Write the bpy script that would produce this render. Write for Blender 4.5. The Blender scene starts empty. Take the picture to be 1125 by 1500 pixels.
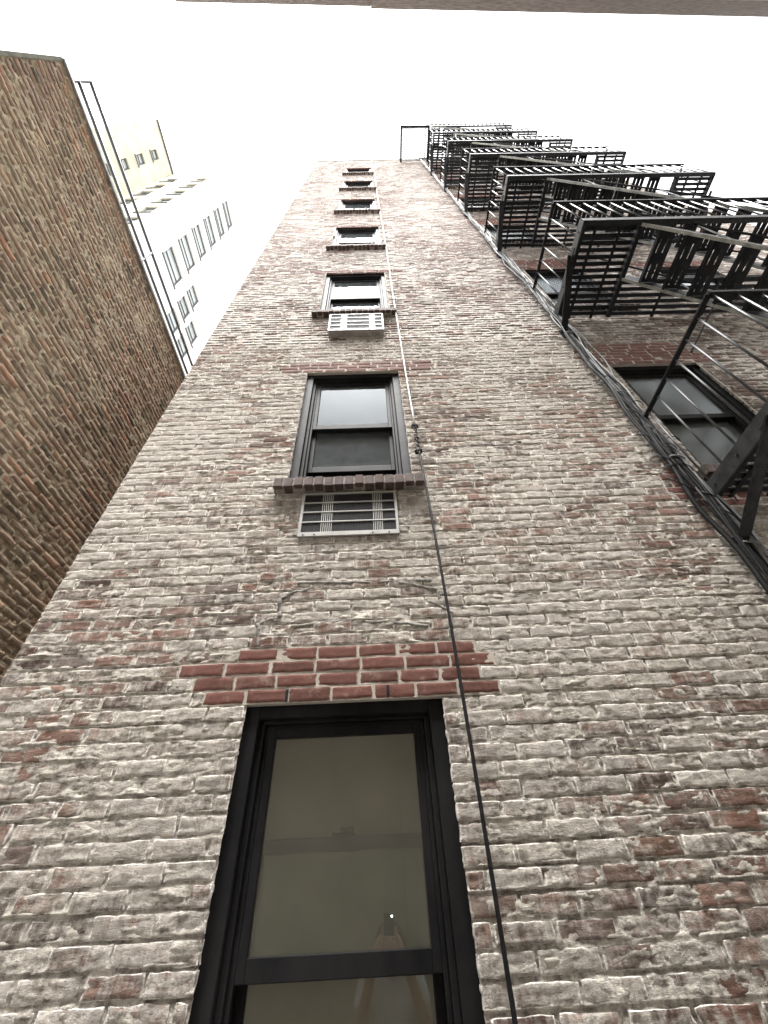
import bpy, bmesh, math, random
import numpy as np
from mathutils import Vector, Matrix

C = bpy.context.scene.collection
scene = bpy.context.scene
R = math.radians
random.seed(7)
rng = np.random.default_rng(11)

# ------------------------------------------------------------------ camera
cam_d = bpy.data.cameras.new("camera")
cam = bpy.data.objects.new("camera", cam_d)
C.objects.link(cam)
scene.camera = cam
F_PX = 605.0
zz = np.array([528 - 562.5, 750 - 131, F_PX]); zz /= np.linalg.norm(zz)
yy = np.array([570 - 562.5, 750 - 1338, F_PX]); yy -= zz * (yy @ zz); yy /= np.linalg.norm(yy)
xx = np.cross(yy, zz)
if xx[0] < 0: xx = -xx
right = Vector((xx[0], yy[0], zz[0])); up = Vector((xx[1], yy[1], zz[1])); fwd = Vector((xx[2], yy[2], zz[2]))
cam.matrix_world = Matrix(((right.x, up.x, -fwd.x, 0), (right.y, up.y, -fwd.y, 0), (right.z, up.z, -fwd.z, 0), (0, 0, 0, 1)))
cam_d.sensor_fit = 'VERTICAL'; cam_d.sensor_height = 36.0; cam_d.sensor_width = 27.0
cam_d.lens = F_PX / 1500 * 36.0
cam_d.clip_start = 0.02; cam_d.clip_end = 3000

# ------------------------------------------------------------------ light
SUN_EL, SUN_AZ = 74, 184          # azimuth clockwise from +Y
w = bpy.data.worlds.new("World"); scene.world = w; w.use_nodes = True
nt = w.node_tree; nt.nodes.clear()
sky = nt.nodes.new('ShaderNodeTexSky'); sky.sky_type = 'NISHITA'; sky.sun_disc = False
sky.sun_elevation = R(SUN_EL); sky.sun_rotation = R(SUN_AZ)
sky.air_density = 1.0; sky.dust_density = 4.0; sky.ozone_density = 1.0
hs = nt.nodes.new('ShaderNodeHueSaturation'); hs.inputs['Saturation'].default_value = 0.02
bg = nt.nodes.new('ShaderNodeBackground'); bg.inputs['Strength'].default_value = 0.09
wo = nt.nodes.new('ShaderNodeOutputWorld')
nt.links.new(sky.outputs[0], hs.inputs['Color']); nt.links.new(hs.outputs[0], bg.inputs[0]); nt.links.new(bg.outputs[0], wo.inputs[0])
sd = bpy.data.lights.new("sun", 'SUN'); sd.energy = 1.5; sd.angle = R(26); sd.color = (1.0, 0.98, 0.95)
sun = bpy.data.objects.new("sun", sd); C.objects.link(sun)
az, el = R(SUN_AZ), R(SUN_EL)
sdir = Vector((math.sin(az) * math.cos(el), math.cos(az) * math.cos(el), math.sin(el)))
sun.rotation_euler = sdir.to_track_quat('Z', 'Y').to_euler()
sun.location = sdir * 60
scene.view_settings.view_transform = 'Standard'; scene.view_settings.look = 'None'
scene.view_settings.exposure = 2.78; scene.view_settings.gamma = 1.0
scene.cycles.max_bounces = 10; scene.cycles.diffuse_bounces = 6; scene.cycles.transparent_max_bounces = 16
scene.cycles.sample_clamp_indirect = 6.0

# ------------------------------------------------------------------ constants (metres, camera at the origin)
GZ = -1.75                        # ground
D = 1.92                          # distance of the tall facade
CO = 0.066                        # brick course
BL = 0.203                        # brick module
HEADS = [0.70 + CO * k for k in (0, 47, 94, 139, 184, 229, 273)]
WIN_H = 25 * CO
XC, WW = -0.169, 0.876            # middle window column
XR = 2.80                         # window column behind the fire escape
XR2 = 4.75
ROOF = 20.9

# ------------------------------------------------------------------ helpers
def link(o, parent=None):
    C.objects.link(o)
    if parent is not None: o.parent = parent
    return o
def tag(o, label=None, cat=None, group=None, kind=None):
    if label: o['label'] = label
    if cat: o['category'] = cat
    if group: o['group'] = group
    if kind: o['kind'] = kind
    return o
def empty(name, loc, label, cat, group=None):
    o = bpy.data.objects.new(name, None); o.empty_display_size = 0.2
    C.objects.link(o); o.location = loc
    return tag(o, label, cat, group)

class MB:
    """collects shapes for ONE mesh object"""
    def __init__(s): s.v = []; s.f = []
    def add(s, vs, fs):
        n = len(s.v); s.v += [tuple(p) for p in vs]; s.f += [tuple(i + n for i in q) for q in fs]; return s
    def box(s, a, b):
        x0, y0, z0 = [min(a[i], b[i]) for i in range(3)]; x1, y1, z1 = [max(a[i], b[i]) for i in range(3)]
        return s.add([(x0,y0,z0),(x1,y0,z0),(x1,y1,z0),(x0,y1,z0),(x0,y0,z1),(x1,y0,z1),(x1,y1,z1),(x0,y1,z1)],
                     [(0,3,2,1),(4,5,6,7),(0,1,5,4),(1,2,6,5),(2,3,7,6),(3,0,4,7)])
    def bar(s, p, q, w, h, upv=(0, 0, 1)):
        p = Vector(p); q = Vector(q); d = (q - p).normalized(); u = Vector(upv)
        if abs(d.dot(u)) > 0.98: u = Vector((0, 1, 0))
        a = d.cross(u).normalized(); b = a.cross(d).normalized(); a *= w / 2; b *= h / 2
        vs = [p-a-b, p+a-b, p+a+b, p-a+b, q-a-b, q+a-b, q+a+b, q-a+b]
        return s.add(vs, [(0,3,2,1),(4,5,6,7),(0,1,5,4),(1,2,6,5),(2,3,7,6),(3,0,4,7)])
    def tube(s, pts, r, n=8):
        pts = [Vector(p) for p in pts]; m = len(pts)
        rr = r if isinstance(r, (list, tuple)) else [r] * m
        ref = None; rings = []
        for i, p in enumerate(pts):
            d = (pts[min(i+1, m-1)] - pts[max(i-1, 0)]).normalized()
            if ref is None:
                ref = Vector((0, 0, 1)) if abs(d.z) < 0.9 else Vector((1, 0, 0))
            a = (ref - d * ref.dot(d)).normalized(); ref = a; b = d.cross(a)
            rings.append([p + (a * math.cos(t * 2 * math.pi / n) + b * math.sin(t * 2 * math.pi / n)) * rr[i] for t in range(n)])
        vs = [v for k in rings for v in k]; fs = []
        for i in range(m - 1):
            for t in range(n):
                fs.append((i*n+t, i*n+(t+1)%n, (i+1)*n+(t+1)%n, (i+1)*n+t))
        fs.append(tuple(range(n-1, -1, -1))); fs.append(tuple((m-1)*n+t for t in range(n)))
        return s.add(vs, fs)
    def build(s, name, mat, parent=None, off=(0, 0, 0), smooth=False, bevel=0.0):
        me = bpy.data.meshes.new(name)
        o3 = Vector(off)
        me.from_pydata([tuple(Vector(v) - o3) for v in s.v], [], s.f); me.update()
        if smooth:
            me.polygons.foreach_set('use_smooth', [True] * len(me.polygons))
        me.materials.append(mat)
        o = bpy.data.objects.new(name, me); link(o, parent)
        if bevel > 0:
            m = o.modifiers.new("bevel", 'BEVEL'); m.width = bevel; m.segments = 2; m.limit_method = 'ANGLE'; m.angle_limit = R(40)
        return o

def copy_tree(o, parent=None):
    c = o.copy(); C.objects.link(c)
    if parent is not None: c.parent = parent
    for ch in list(o.children): copy_tree(ch, c)
    return c

# value noise in numpy
_tab = np.random.default_rng(5).random(65536)
def vnoise(x, y, seed=0):
    xi = np.floor(x).astype(np.int64); yi = np.floor(y).astype(np.int64)
    fx = x - xi; fy = y - yi; fx = fx*fx*(3-2*fx); fy = fy*fy*(3-2*fy)
    h = lambda a, b: _tab[((a * 7919) ^ (b * 104729 + seed * 15731)) & 65535]
    return (h(xi,yi)*(1-fx)+h(xi+1,yi)*fx)*(1-fy) + (h(xi,yi+1)*(1-fx)+h(xi+1,yi+1)*fx)*fy - 0.5
def fbm(x, y, seed=0, o=4):
    t = 0; a = 1.0
    for k in range(o):
        t = t + a * vnoise(x * 2**k + 13.7*k, y * 2**k - 5.1*k, seed + k); a *= 0.55
    return t

def fast_mesh(name, V, Q, cols=None, mats=(), midx=None):
    me = bpy.data.meshes.new(name)
    me.vertices.add(len(V)); me.vertices.foreach_set('co', np.ascontiguousarray(V, dtype=np.float32).ravel())
    me.loops.add(Q.size); me.loops.foreach_set('vertex_index', np.ascontiguousarray(Q, dtype=np.int32).ravel())
    me.polygons.add(len(Q)); me.polygons.foreach_set('loop_start', np.arange(0, Q.size, 4, dtype=np.int32))
    me.polygons.foreach_set('use_smooth', np.ones(len(Q), dtype=bool))
    for m in mats: me.materials.append(m)
    if midx is not None: me.polygons.foreach_set('material_index', midx.astype(np.int32))
    me.update(calc_edges=True)
    if cols is not None:
        at = me.color_attributes.new('bcol', 'FLOAT_COLOR', 'POINT')
        at.data.foreach_set('color', np.ascontiguousarray(cols, dtype=np.float32).ravel())
    me.validate()
    return me

def brick_rows(u0, u1, z0, z1, holes, skip=(), headers=0, seed=0, bl=BL):
    """list of (ua, ub, za, zb) rectangles of single bricks, cut round the openings"""
    r_ = random.Random(seed); out = []
    n = int(round((z1 - z0) / CO))
    for r in range(n):
        za = z0 + r * CO; zb = za + CO; zm = (za + zb) / 2
        step = bl / 2 if headers and r % headers == 3 else bl
        x = u0 - (step / 2 if r % 2 else 0) + r_.uniform(-.02, .02) - step
        row = []
        while x < u1:
            L = step + r_.uniform(-.010, .010); row.append((x, min(x + L, u1))); x += L
        cuts = [(a, b) for (a, b, c, d) in holes if c - 1e-4 < zm < d + 1e-4] + [(a, b) for (a, b, c, d) in skip if c < zm < d]
        for a, b in row:
            seg = [(max(a, u0), b)]
            for ca, cb in cuts:
                ns = []
                for s0, s1 in seg:
                    if cb <= s0 or ca >= s1: ns.append((s0, s1)); continue
                    if ca > s0: ns.append((s0, ca))
                    if cb < s1: ns.append((cb, s1))
                seg = ns
            for s0, s1 in seg:
                if s1 - s0 > 0.03: out.append((s0, s1, za, zb))
    return np.array(out)

def brick_grid(rects, nu, nz, seed, rough=1.0, joint=0.012, proud=0.0):
    """structured grids for many bricks: verts (u, z, n) + quads + colours"""
    N = len(rects); g = np.random.default_rng(seed)
    if N == 0: return np.zeros((0, 3)), np.zeros((0, 4), int), np.zeros((0, 4))
    ju = joint / 2 + g.uniform(-.002, .003, N); jz = joint / 2 + g.uniform(-.002, .0025, N)
    ua = rects[:, 0] + ju; ub = rects[:, 1] - ju; za = rects[:, 2] + jz + g.uniform(-.0015, .0015, N); zb = rects[:, 3] - jz + g.uniform(-.0015, .0015, N)
    def line(n):
        if n >= 4:
            s = np.concatenate([[0, 0, 0.045], np.linspace(0.045, .955, n + 1)[1:-1], [0.955, 1, 1]])
        elif n >= 2:
            s = np.concatenate([[0, 0], np.linspace(0, 1, n + 1)[1:-1], [1, 1]])
        else:
            s = np.array([0, 0, 1, 1.])
        return s
    su = line(nu); sz = line(nz); A, B = len(su), len(sz)
    U = ua[:, None, None] + (ub - ua)[:, None, None] * su[None, None, :] + np.zeros((N, B, A))
    Z = za[:, None, None] + (zb - za)[:, None, None] * sz[None, :, None] + np.zeros((N, B, A))
    iu = np.arange(A); iz = np.arange(B)
    skirt = (iu[None, :] == 0) | (iu[None, :] == A-1) | (iz[:, None] == 0) | (iz[:, None] == B-1)
    edge = ((iu[None, :] <= 1) | (iu[None, :] >= A-2) | (iz[:, None] <= 1) | (iz[:, None] >= B-2))
    ph = g.uniform(0, 500, N)[:, None, None]
    nn = fbm(U * 30 + ph, Z * 60 + ph, seed, 4) * 0.0065 * rough
    nn = nn + g.uniform(-.003, .003, N)[:, None, None] * rough + proud
    tilt = g.uniform(-.02, .02, N)[:, None, None] * (su[None, None, :] - .5) * .2
    nn = nn + tilt
    nn = np.where(edge[None], nn - 0.0018 * (1 if nu > 1 else .6), nn)
    nn = np.where(skirt[None], -0.035, nn)
    if nu >= 3:
        k = 0.0042 * rough
        U = U + np.where(edge[None], vnoise(U * 55 + ph, Z * 75, seed + 3) * 2 * k, 0)
        Z = Z + np.where(edge[None], vnoise(U * 38 + ph, Z * 75 + 50, seed + 9) * 2 * k, 0)
    V = np.stack([U, Z, nn], -1).reshape(-1, 3)
    base = (np.arange(N) * A * B)[:, None, None]
    idx = (iz[:-1, None] * A + iu[None, :-1])[None]
    q0 = base + idx
    Q = np.stack([q0, q0 + 1, q0 + A + 1, q0 + A], -1).reshape(-1, 4)
    c = np.stack([g.random(N), g.random(N), g.random(N), np.ones(N)], -1)
    cols = np.repeat(c, A * B, axis=0)
    cols[:, 2] = np.tile((edge if nu >= 4 else edge * .3).astype(float).ravel(), N)
    return V, Q, cols

def mortar_grid(u0, u1, z0, z1, cell, holes, seed, base=-0.0040, amp=1.0, smear=1.0, cz_=None, groove=None):
    nu = max(1, int(round((u1-u0)/cell))); nz = max(1, int(round((z1-z0)/(cz_ or cell))))
    U, Z = np.meshgrid(np.linspace(u0, u1, nu+1), np.linspace(z0, z1, nz+1))
    if amp > 0:
        n = base + fbm(U*20, Z*40, seed, 4) * 0.0088 * amp
        big = fbm(U*1.7+7, Z*2.9, seed+40, 3)
        mid = fbm(U*9, Z*34, seed+60, 4)
        n = n + np.clip((big*0.7 + mid*0.9 - 0.22), 0, .3) * 0.018 * smear
        if groove is not None:                            # washed-out bed joints, open in long runs
            rr = (Z - groove) / CO; row = np.round(rr); dz = (rr - row) * CO
            m = np.clip(vnoise(U*1.6 + row*3.7, row*7.31, seed+80) * 3.2 + .35, 0, 1) * np.clip(vnoise(U*9, row*3.3, seed+81)*2+.8, 0, 1)
            wob = .0025*vnoise(U*12, row, seed+82)
            n = n - m * .012 * np.exp(-((dz + wob) / .0042)**2)
            m2 = np.clip(vnoise(U*2.3 + row*1.7, row*5.1, seed+85) * 3.0 + .5, 0, 1) * np.clip(vnoise(U*14, row*2.3, seed+86)*2.2+.9, 0, 1)
            n = n + m2 * .0065 * np.exp(-((dz + wob - .0085) / .0036)**2)
    else:
        n = np.full_like(U, base)
    V = np.stack([U, Z, n], -1).reshape(-1, 3)
    A = nu + 1
    q0 = (np.arange(nz)[:, None] * A + np.arange(nu)[None]).reshape(-1)
    Q = np.stack([q0, q0+1, q0+A+1, q0+A], -1)
    cu = (V[Q[:, 0], 0] + V[Q[:, 2], 0]) / 2; cz = (V[Q[:, 0], 1] + V[Q[:, 2], 1]) / 2
    keep = np.ones(len(Q), bool)
    for (a, b, c, d) in holes: keep &= ~((cu > a) & (cu < b) & (cz > c) & (cz < d))
    return V, Q[keep], np.tile(np.array([[.5, .5, .5, 1.]]), (len(V), 1))

def join_parts(parts):
    Vs, Qs, Cs, Ms = [], [], [], []; n = 0
    for (V, Q, Cc), m in parts:
        Vs.append(V); Qs.append(Q + n); Cs.append(Cc); Ms.append(np.full(len(Q), m)); n += len(V)
    return np.concatenate(Vs), np.concatenate(Qs), np.concatenate(Cs), np.concatenate(Ms)

# ------------------------------------------------------------------ materials
class NT:
    def __init__(s, name):
        s.m = bpy.data.materials.new(name); s.m.use_nodes = True; s.t = s.m.node_tree; s.t.nodes.clear()
        s.out = s.t.nodes.new('ShaderNodeOutputMaterial'); s.bsdf = s.t.nodes.new('ShaderNodeBsdfPrincipled')
        s.t.links.new(s.bsdf.outputs[0], s.out.inputs[0])
        s.tc = s.t.nodes.new('ShaderNodeTexCoord').outputs['Object']
    def set(s, sock, v):
        if isinstance(v, bpy.types.NodeSocket): s.t.links.new(v, sock)
        elif isinstance(v, (tuple, list)) and len(v) == 3 and sock.type == 'RGBA': sock.default_value = (*v, 1)
        else: sock.default_value = v
    def p(s, **k):
        for a, v in k.items():
            s.set(s.bsdf.inputs[{'color':'Base Color','rough':'Roughness','metal':'Metallic','normal':'Normal','spec':'Specular IOR Level'}[a]], v)
        return s
    def map(s, scale, vec=None, loc=(0,0,0)):
        n = s.t.nodes.new('ShaderNodeMapping'); s.set(n.inputs['Vector'], vec or s.tc)
        n.inputs['Scale'].default_value = scale; n.inputs['Location'].default_value = loc; return n.outputs[0]
    def noise(s, scale, detail=4, rough=.55, vec=None, dist=0.0, col=False):
        n = s.t.nodes.new('ShaderNodeTexNoise'); s.set(n.inputs['Vector'], vec or s.tc)
        n.inputs['Scale'].default_value = scale; n.inputs['Detail'].default_value = detail
        n.inputs['Roughness'].default_value = rough; n.inputs['Distortion'].default_value = dist
        return n.outputs[1 if col else 0]
    def math(s, op, a, b=0.0, c=0.0, clamp=False):
        n = s.t.nodes.new('ShaderNodeMath'); n.operation = op; n.use_clamp = clamp
        s.set(n.inputs[0], a); s.set(n.inputs[1], b); s.set(n.inputs[2], c); return n.outputs[0]
    def step(s, v, a, b, lo=0.0, hi=1.0):
        n = s.t.nodes.new('ShaderNodeMapRange'); n.interpolation_type = 'SMOOTHSTEP'
        s.set(n.inputs[0], v); n.inputs[1].default_value = a; n.inputs[2].default_value = b
        n.inputs[3].default_value = lo; n.inputs[4].default_value = hi; return n.outputs[0]
    def mix(s, f, a, b, mode='MIX'):
        n = s.t.nodes.new('ShaderNodeMix'); n.data_type = 'RGBA'; n.blend_type = mode
        s.set(n.inputs[0], f); s.set(n.inputs[6], a); s.set(n.inputs[7], b); return n.outputs[2]
    def ramp(s, v, stops, interp='LINEAR'):
        n = s.t.nodes.new('ShaderNodeValToRGB'); s.set(n.inputs[0], v); cr = n.color_ramp; cr.interpolation = interp
        while len(cr.elements) < len(stops): cr.elements.new(.5)
        for e, (p, c) in zip(cr.elements, stops): e.position = p; e.color = (*c, 1)
        return n.outputs[0]
    def attr(s, name):
        n = s.t.nodes.new('ShaderNodeAttribute'); n.attribute_name = name
        q = s.t.nodes.new('ShaderNodeSeparateColor'); s.t.links.new(n.outputs['Color'], q.inputs[0]); return q.outputs
    def sep(s, v=None):
        n = s.t.nodes.new('ShaderNodeSeparateXYZ'); s.set(n.inputs[0], v or s.tc); return n.outputs
    def bump(s, h, dist=.01, strength=1.0, normal=None):
        n = s.t.nodes.new('ShaderNodeBump'); n.inputs['Distance'].default_value = dist; n.inputs['Strength'].default_value = strength
        s.set(n.inputs['Height'], h)
        if normal is not None: s.set(n.inputs['Normal'], normal)
        return n.outputs[0]

def mat_washed_brick():
    s = NT('washed_brick'); a = s.attr('bcol')
    base = s.ramp(a[0], [(0, (.055,.036,.031)), (.25, (.100,.055,.043)), (.55, (.150,.078,.058)), (.8, (.190,.095,.066)), (1, (.150,.100,.076))])
    base = s.mix(.6, base, s.ramp(s.noise(38, 7, .72), [(.3, (.30,.29,.29)), (.7, (1.4,1.35,1.3))]), 'MULTIPLY')
    n1 = s.noise(15, 10, .74, dist=.8)
    n2 = s.noise(.95, 5, .6)
    n3 = s.noise(6, 8, .68, vec=s.map((1.0, 1.0, 6.0)))
    drip = s.noise(52, 6, .65, vec=s.map((1.0, 1.0, .12)))
    sm = s.math('ADD', s.math('MULTIPLY', n1, .62), s.math('MULTIPLY', n2, 1.0))
    sm = s.math('ADD', sm, s.math('MULTIPLY', n3, .40))
    sm = s.math('ADD', sm, s.math('MULTIPLY', drip, .42))
    sm = s.math('ADD', sm, s.math('MULTIPLY', a[1], .24))
    sm = s.math('ADD', sm, s.math('MULTIPLY', a[2], .16))
    upper = s.step(s.math('ADD', s.sep()[2], s.math('MULTIPLY', s.noise(.7, 4, .6), 3.0)), 5.0, 12.0)      # upper floors: thinner, greyer wash, darkened in the colour to offset strong skylight
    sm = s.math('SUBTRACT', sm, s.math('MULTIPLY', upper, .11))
    W = s.step(sm, 1.17, 1.39)
    wash = s.mix(s.step(s.noise(24, 10, .78), .34, .66), (.205,.184,.160), (.55,.508,.452))
    wash = s.mix(s.step(s.noise(2.4, 5, .6), .38, .62, 0, .45), wash, (.36,.332,.308))
    white = s.step(s.math('ADD', s.math('MULTIPLY', a[2], .22), s.noise(50, 9, .76, vec=s.map((1, 1, 1.8)))), .565, .68)
    wash = s.mix(s.math('MULTIPLY', white, .9), wash, (.84,.80,.745))
    col = s.mix(s.math('MULTIPLY', W, .96), base, wash)
    film = s.step(s.noise(3.1, 6, .62), .35, .75, .04, .30)           # thin lime film everywhere
    col = s.mix(film, col, (.45,.418,.378))
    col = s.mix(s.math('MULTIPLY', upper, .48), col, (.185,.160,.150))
    grime = s.step(s.noise(30, 10, .8, vec=s.map((1, 1, 3.6))), .570, .655, 0, .85)
    col = s.mix(grime, col, (.045,.036,.03))
    o = s.sep()
    tz = s.math('MODULO', s.math('SUBTRACT', 3.82 + 2.984 * 8, o[2]), 2.984)         # distance below a sill of the middle column
    run = s.math('MULTIPLY', s.step(tz, .05, .75, 1, 0), s.step(s.math('ABSOLUTE', o[0]), .40, .60, 1, 0))
    run = s.math('MULTIPLY', run, s.step(s.noise(13, 6, .6, vec=s.map((1, 1, .16))), .38, .62))
    col = s.mix(s.math('MULTIPLY', run, .62), col, (.075,.062,.052))
    side = s.math('MULTIPLY', s.step(o[0], 2.2, 2.9), s.step(s.noise(1.6, 6, .65), .34, .62, .15, .6))   # broad patchy darkening behind the fire escape
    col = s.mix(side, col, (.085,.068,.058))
    b1 = s.noise(110, 9, .74); b2 = s.noise(30, 9, .74, vec=s.map((1, 1, 2.4)))
    h = s.math('ADD', s.math('MULTIPLY', b1, .5), b2)
    h = s.math('ADD', h, s.math('MULTIPLY', W, .25)); h = s.math('ADD', h, s.math('MULTIPLY', drip, .3))
    s.p(color=col, rough=.94, spec=.15, normal=s.bump(h, .0085, 1.0)); return s.m
def mat_washed_mortar():
    s = NT('washed_mortar')
    c = s.mix(s.step(s.noise(22, 9, .75), .36, .62), (.19,.17,.148), (.62,.575,.51))
    c = s.mix(s.step(s.noise(2.0, 5, .6), .5, .72, 0, .5), c, (.24,.212,.18))
    c = s.mix(s.math('MULTIPLY', s.step(s.math('ADD', s.sep()[2], s.math('MULTIPLY', s.noise(.7, 4, .6), 3.0)), 5.0, 12.0), .40), c, (.24,.215,.20))  # mortar darkened with height too, against the stronger light up there
    c = s.mix(s.step(s.noise(48, 9, .75, vec=s.map((1, 1, 2.6))), .57, .68, 0, .8), c, (.05,.044,.04))
    s.p(color=c, rough=.95, spec=.15, normal=s.bump(s.noise(60, 10, .76, vec=s.map((1, 1, 2.2))), .011, 1)); return s.m
def mat_old_brick():
    s = NT('sooty_brick'); a = s.attr('bcol')
    base = s.ramp(a[0], [(0, (.035,.032,.030)), (.06, (.08,.062,.052)), (.12, (.115,.085,.072)), (.30, (.175,.122,.10)), (.62, (.245,.160,.125)), (.88, (.29,.185,.14)), (.95, (.34,.165,.11)), (1, (.36,.22,.15))])
    base = s.mix(.6, base, s.ramp(s.noise(30, 6, .7), [(.3, (.45,.43,.42)), (.7, (1.45,1.4,1.35))]), 'MULTIPLY')
    red = s.step(s.noise(.8, 3, .5), .58, .68, 0, .40)
    base = s.mix(red, base, (.27,.115,.08))
    soot = s.step(s.noise(1.3, 5, .6, vec=s.map((1, 2.2, .8))), .56, .72, 0, .72)
    base = s.mix(soot, base, (.03,.028,.026))
    moss = s.step(s.noise(1.0, 5, .6, vec=s.map((1, 1, 1), loc=(3.1, 8.2, 4.4))), .60, .72, 0, .6)
    base = s.mix(moss, base, (.07,.075,.035))
    film = s.step(s.math('ADD', s.math('ADD', s.math('MULTIPLY', s.noise(11, 8, .72), .7), s.math('MULTIPLY', s.noise(1.4, 4, .55), .45)), s.math('MULTIPLY', a[2], .10)), .52, .74, .05, .70)
    low = s.math('MULTIPLY', s.step(s.math('ADD', s.sep()[2], s.math('MULTIPLY', s.noise(.9, 5, .6), 3.0)), 3.6, 6.2, .60, 0), s.step(s.noise(9, 7, .7), .36, .6))
    film = s.math('MAXIMUM', film, low)          # the lower half was smeared over when it was re-pointed
    base = s.mix(film, base, (.40,.33,.23))
    s.p(color=base, rough=.93, spec=.2, normal=s.bump(s.math('ADD', s.noise(90, 8, .7), s.noise(28, 5, .6)), .006, .9)); return s.m
def mat_tan_mortar():
    s = NT('tan_mortar')
    c = s.mix(s.step(s.noise(20, 8, .7), .38, .62), (.29,.245,.175), (.56,.48,.355))
    c = s.mix(s.step(s.noise(1.2, 5, .6), .52, .72, 0, .6), c, (.17,.15,.115))
    s.p(color=c, rough=.95, spec=.15, normal=s.bump(s.noise(75, 9, .72), .006, 1)); return s.m
def mat_new_brick():
    s = NT('red_face_brick'); a = s.attr('bcol')
    base = s.ramp(a[0], [(0, (.100,.046,.036)), (.5, (.138,.060,.046)), (1, (.115,.054,.044))])
    base = s.mix(.5, base, s.ramp(s.noise(45, 6, .7), [(.3, (.55,.52,.5)), (.7, (1.25,1.2,1.2))]), 'MULTIPLY')
    base = s.mix(s.step(s.noise(12, 7, .7), .52, .74, 0, .45), base, (.36,.29,.25))
    base = s.mix(s.step(s.math('ADD', s.noise(40, 6, .7), s.math('MULTIPLY', a[2], .35)), .68, .95, 0, .7), base, (.50,.43,.38))
    s.p(color=base, rough=.88, spec=.25, normal=s.bump(s.noise(120, 8, .7), .003, .8)); return s.m
def mat_new_mortar():
    s = NT('pointing_mortar')
    c = s.mix(s.noise(30, 6, .6), (.26,.23,.20), (.50,.455,.40))
    s.p(color=c, rough=.95, spec=.15, normal=s.bump(s.noise(90, 8, .7), .004, 1)); return s.m
def mat_plain(name, col, rough=.6, metal=0.0, spec=.5, var=.25, scale=9, bump=.0015, bscale=80):
    s = NT(name)
    dark = tuple(c * (1 - var) for c in col); lite = tuple(min(1, c * (1 + var)) for c in col)
    c = s.mix(s.step(s.noise(scale, 6, .65), .3, .7), dark, lite)
    s.p(color=c, rough=s.step(s.noise(scale * 2, 5, .6), .3, .7, max(.05, rough - .1), min(1, rough + .1)), metal=metal, spec=spec,
        normal=s.bump(s.noise(bscale, 6, .6), bump, .6)); return s.m
def mat_paint_iron():
    s = NT('black_iron_paint')
    c = s.mix(s.step(s.noise(7, 7, .7), .35, .7), (.004,.0045,.0055), (.011,.0115,.0135))
    c = s.mix(s.step(s.noise(16, 8, .75), .64, .74, 0, .7), c, (.075,.045,.03))
    s.p(color=c, rough=s.step(s.noise(20, 5, .6), .3, .7, .5, .75), spec=.22, normal=s.bump(s.noise(60, 6, .65), .0025, .8)); return s.m
def mat_frame():
    s = NT('dark_bronze_frame')
    c = s.mix(s.step(s.noise(5, 6, .65, vec=s.map((1, 1, .35))), .3, .75), (.004,.004,.0045), (.015,.0145,.015))
    s.p(color=c, rough=.6, spec=.12, normal=s.bump(s.noise(9, 4, .5), .004, .5)); return s.m
def mat_glass(name='window_glass', d0=.13, d1=.26, dc=(.34,.37,.385), ior=1.36, gr_=.015):
    s = NT(name); t = s.t
    fr = t.nodes.new('ShaderNodeFresnel'); fr.inputs['IOR'].default_value = ior
    tr = t.nodes.new('ShaderNodeBsdfTransparent'); tr.inputs[0].default_value = (.86, .89, .87, 1)
    gl = t.nodes.new('ShaderNodeBsdfGlossy'); gl.inputs['Roughness'].default_value = gr_; gl.inputs[0].default_value = (.88, .92, .95, 1)
    df = t.nodes.new('ShaderNodeBsdfDiffuse'); df.inputs[0].default_value = (*dc, 1)
    nb = s.bump(s.noise(1.6, 1, .4), .002, .06)
    t.links.new(nb, gl.inputs['Normal'])
    m1 = t.nodes.new('ShaderNodeMixShader'); m2 = t.nodes.new('ShaderNodeMixShader')
    s.set(m1.inputs[0], s.step(s.noise(8, 8, .75), .35, .8, d0, d1)); t.links.new(tr.outputs[0], m1.inputs[1]); t.links.new(df.outputs[0], m1.inputs[2])
    t.links.new(fr.outputs[0], m2.inputs[0]); t.links.new(m1.outputs[0], m2.inputs[1]); t.links.new(gl.outputs[0], m2.inputs[2])
    t.links.new(m2.outputs[0], s.out.inputs[0]); return s.m

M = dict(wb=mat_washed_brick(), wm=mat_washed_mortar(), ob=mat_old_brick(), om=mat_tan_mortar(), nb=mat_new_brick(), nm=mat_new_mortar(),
         iron=mat_paint_iron(), frame=mat_frame(), glass=mat_glass(), dusty=mat_glass('dusty_window_glass', .065, .10, (.52,.49,.395), 1.9), hazy=mat_glass('hazy_window_glass', .22, .36, (.33,.36,.37), 1.40, .22))
M['shade_olive'] = mat_plain('olive_blind_cloth', (.78,.71,.57), .9, var=.08, scale=3)
M['shade_white'] = mat_plain('pale_blind_cloth', (.34,.37,.39), .9, var=.08, scale=4)
M['room'] = mat_plain('dim_room_paint', (.16,.15,.14), .9, var=.2, scale=1)
M['sillbrick'] = mat_plain('sill_brick', (.060,.036,.030), .85, var=.5, scale=16, bump=.004)
M['sillmortar'] = mat_plain('sill_mortar', (.20,.18,.16), .95, var=.4, scale=30, bump=.004)
M['alu'] = mat_plain('painted_grille_metal', (.29,.285,.265), .5, var=.15, scale=14)
M['acdark'] = mat_plain('coil_fins', (.014,.014,.016), .7, spec=.15, var=.4, scale=40)
M['acbox'] = mat_plain('sleeve_metal', (.22,.20,.18), .6, var=.3, scale=10)
M['cableblack'] = mat_plain('black_cable_sheath', (.007,.007,.008), .6, spec=.2, var=.3)
M['cablegrey'] = mat_plain('grey_cable_sheath', (.16,.165,.17), .55, var=.25)
M['cablepale'] = mat_plain('pale_cable_sheath', (.62,.62,.60), .55, var=.15)
M['steel'] = mat_plain('galvanised_steel', (.38,.39,.40), .4, metal=.7, var=.25, scale=20)
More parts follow.
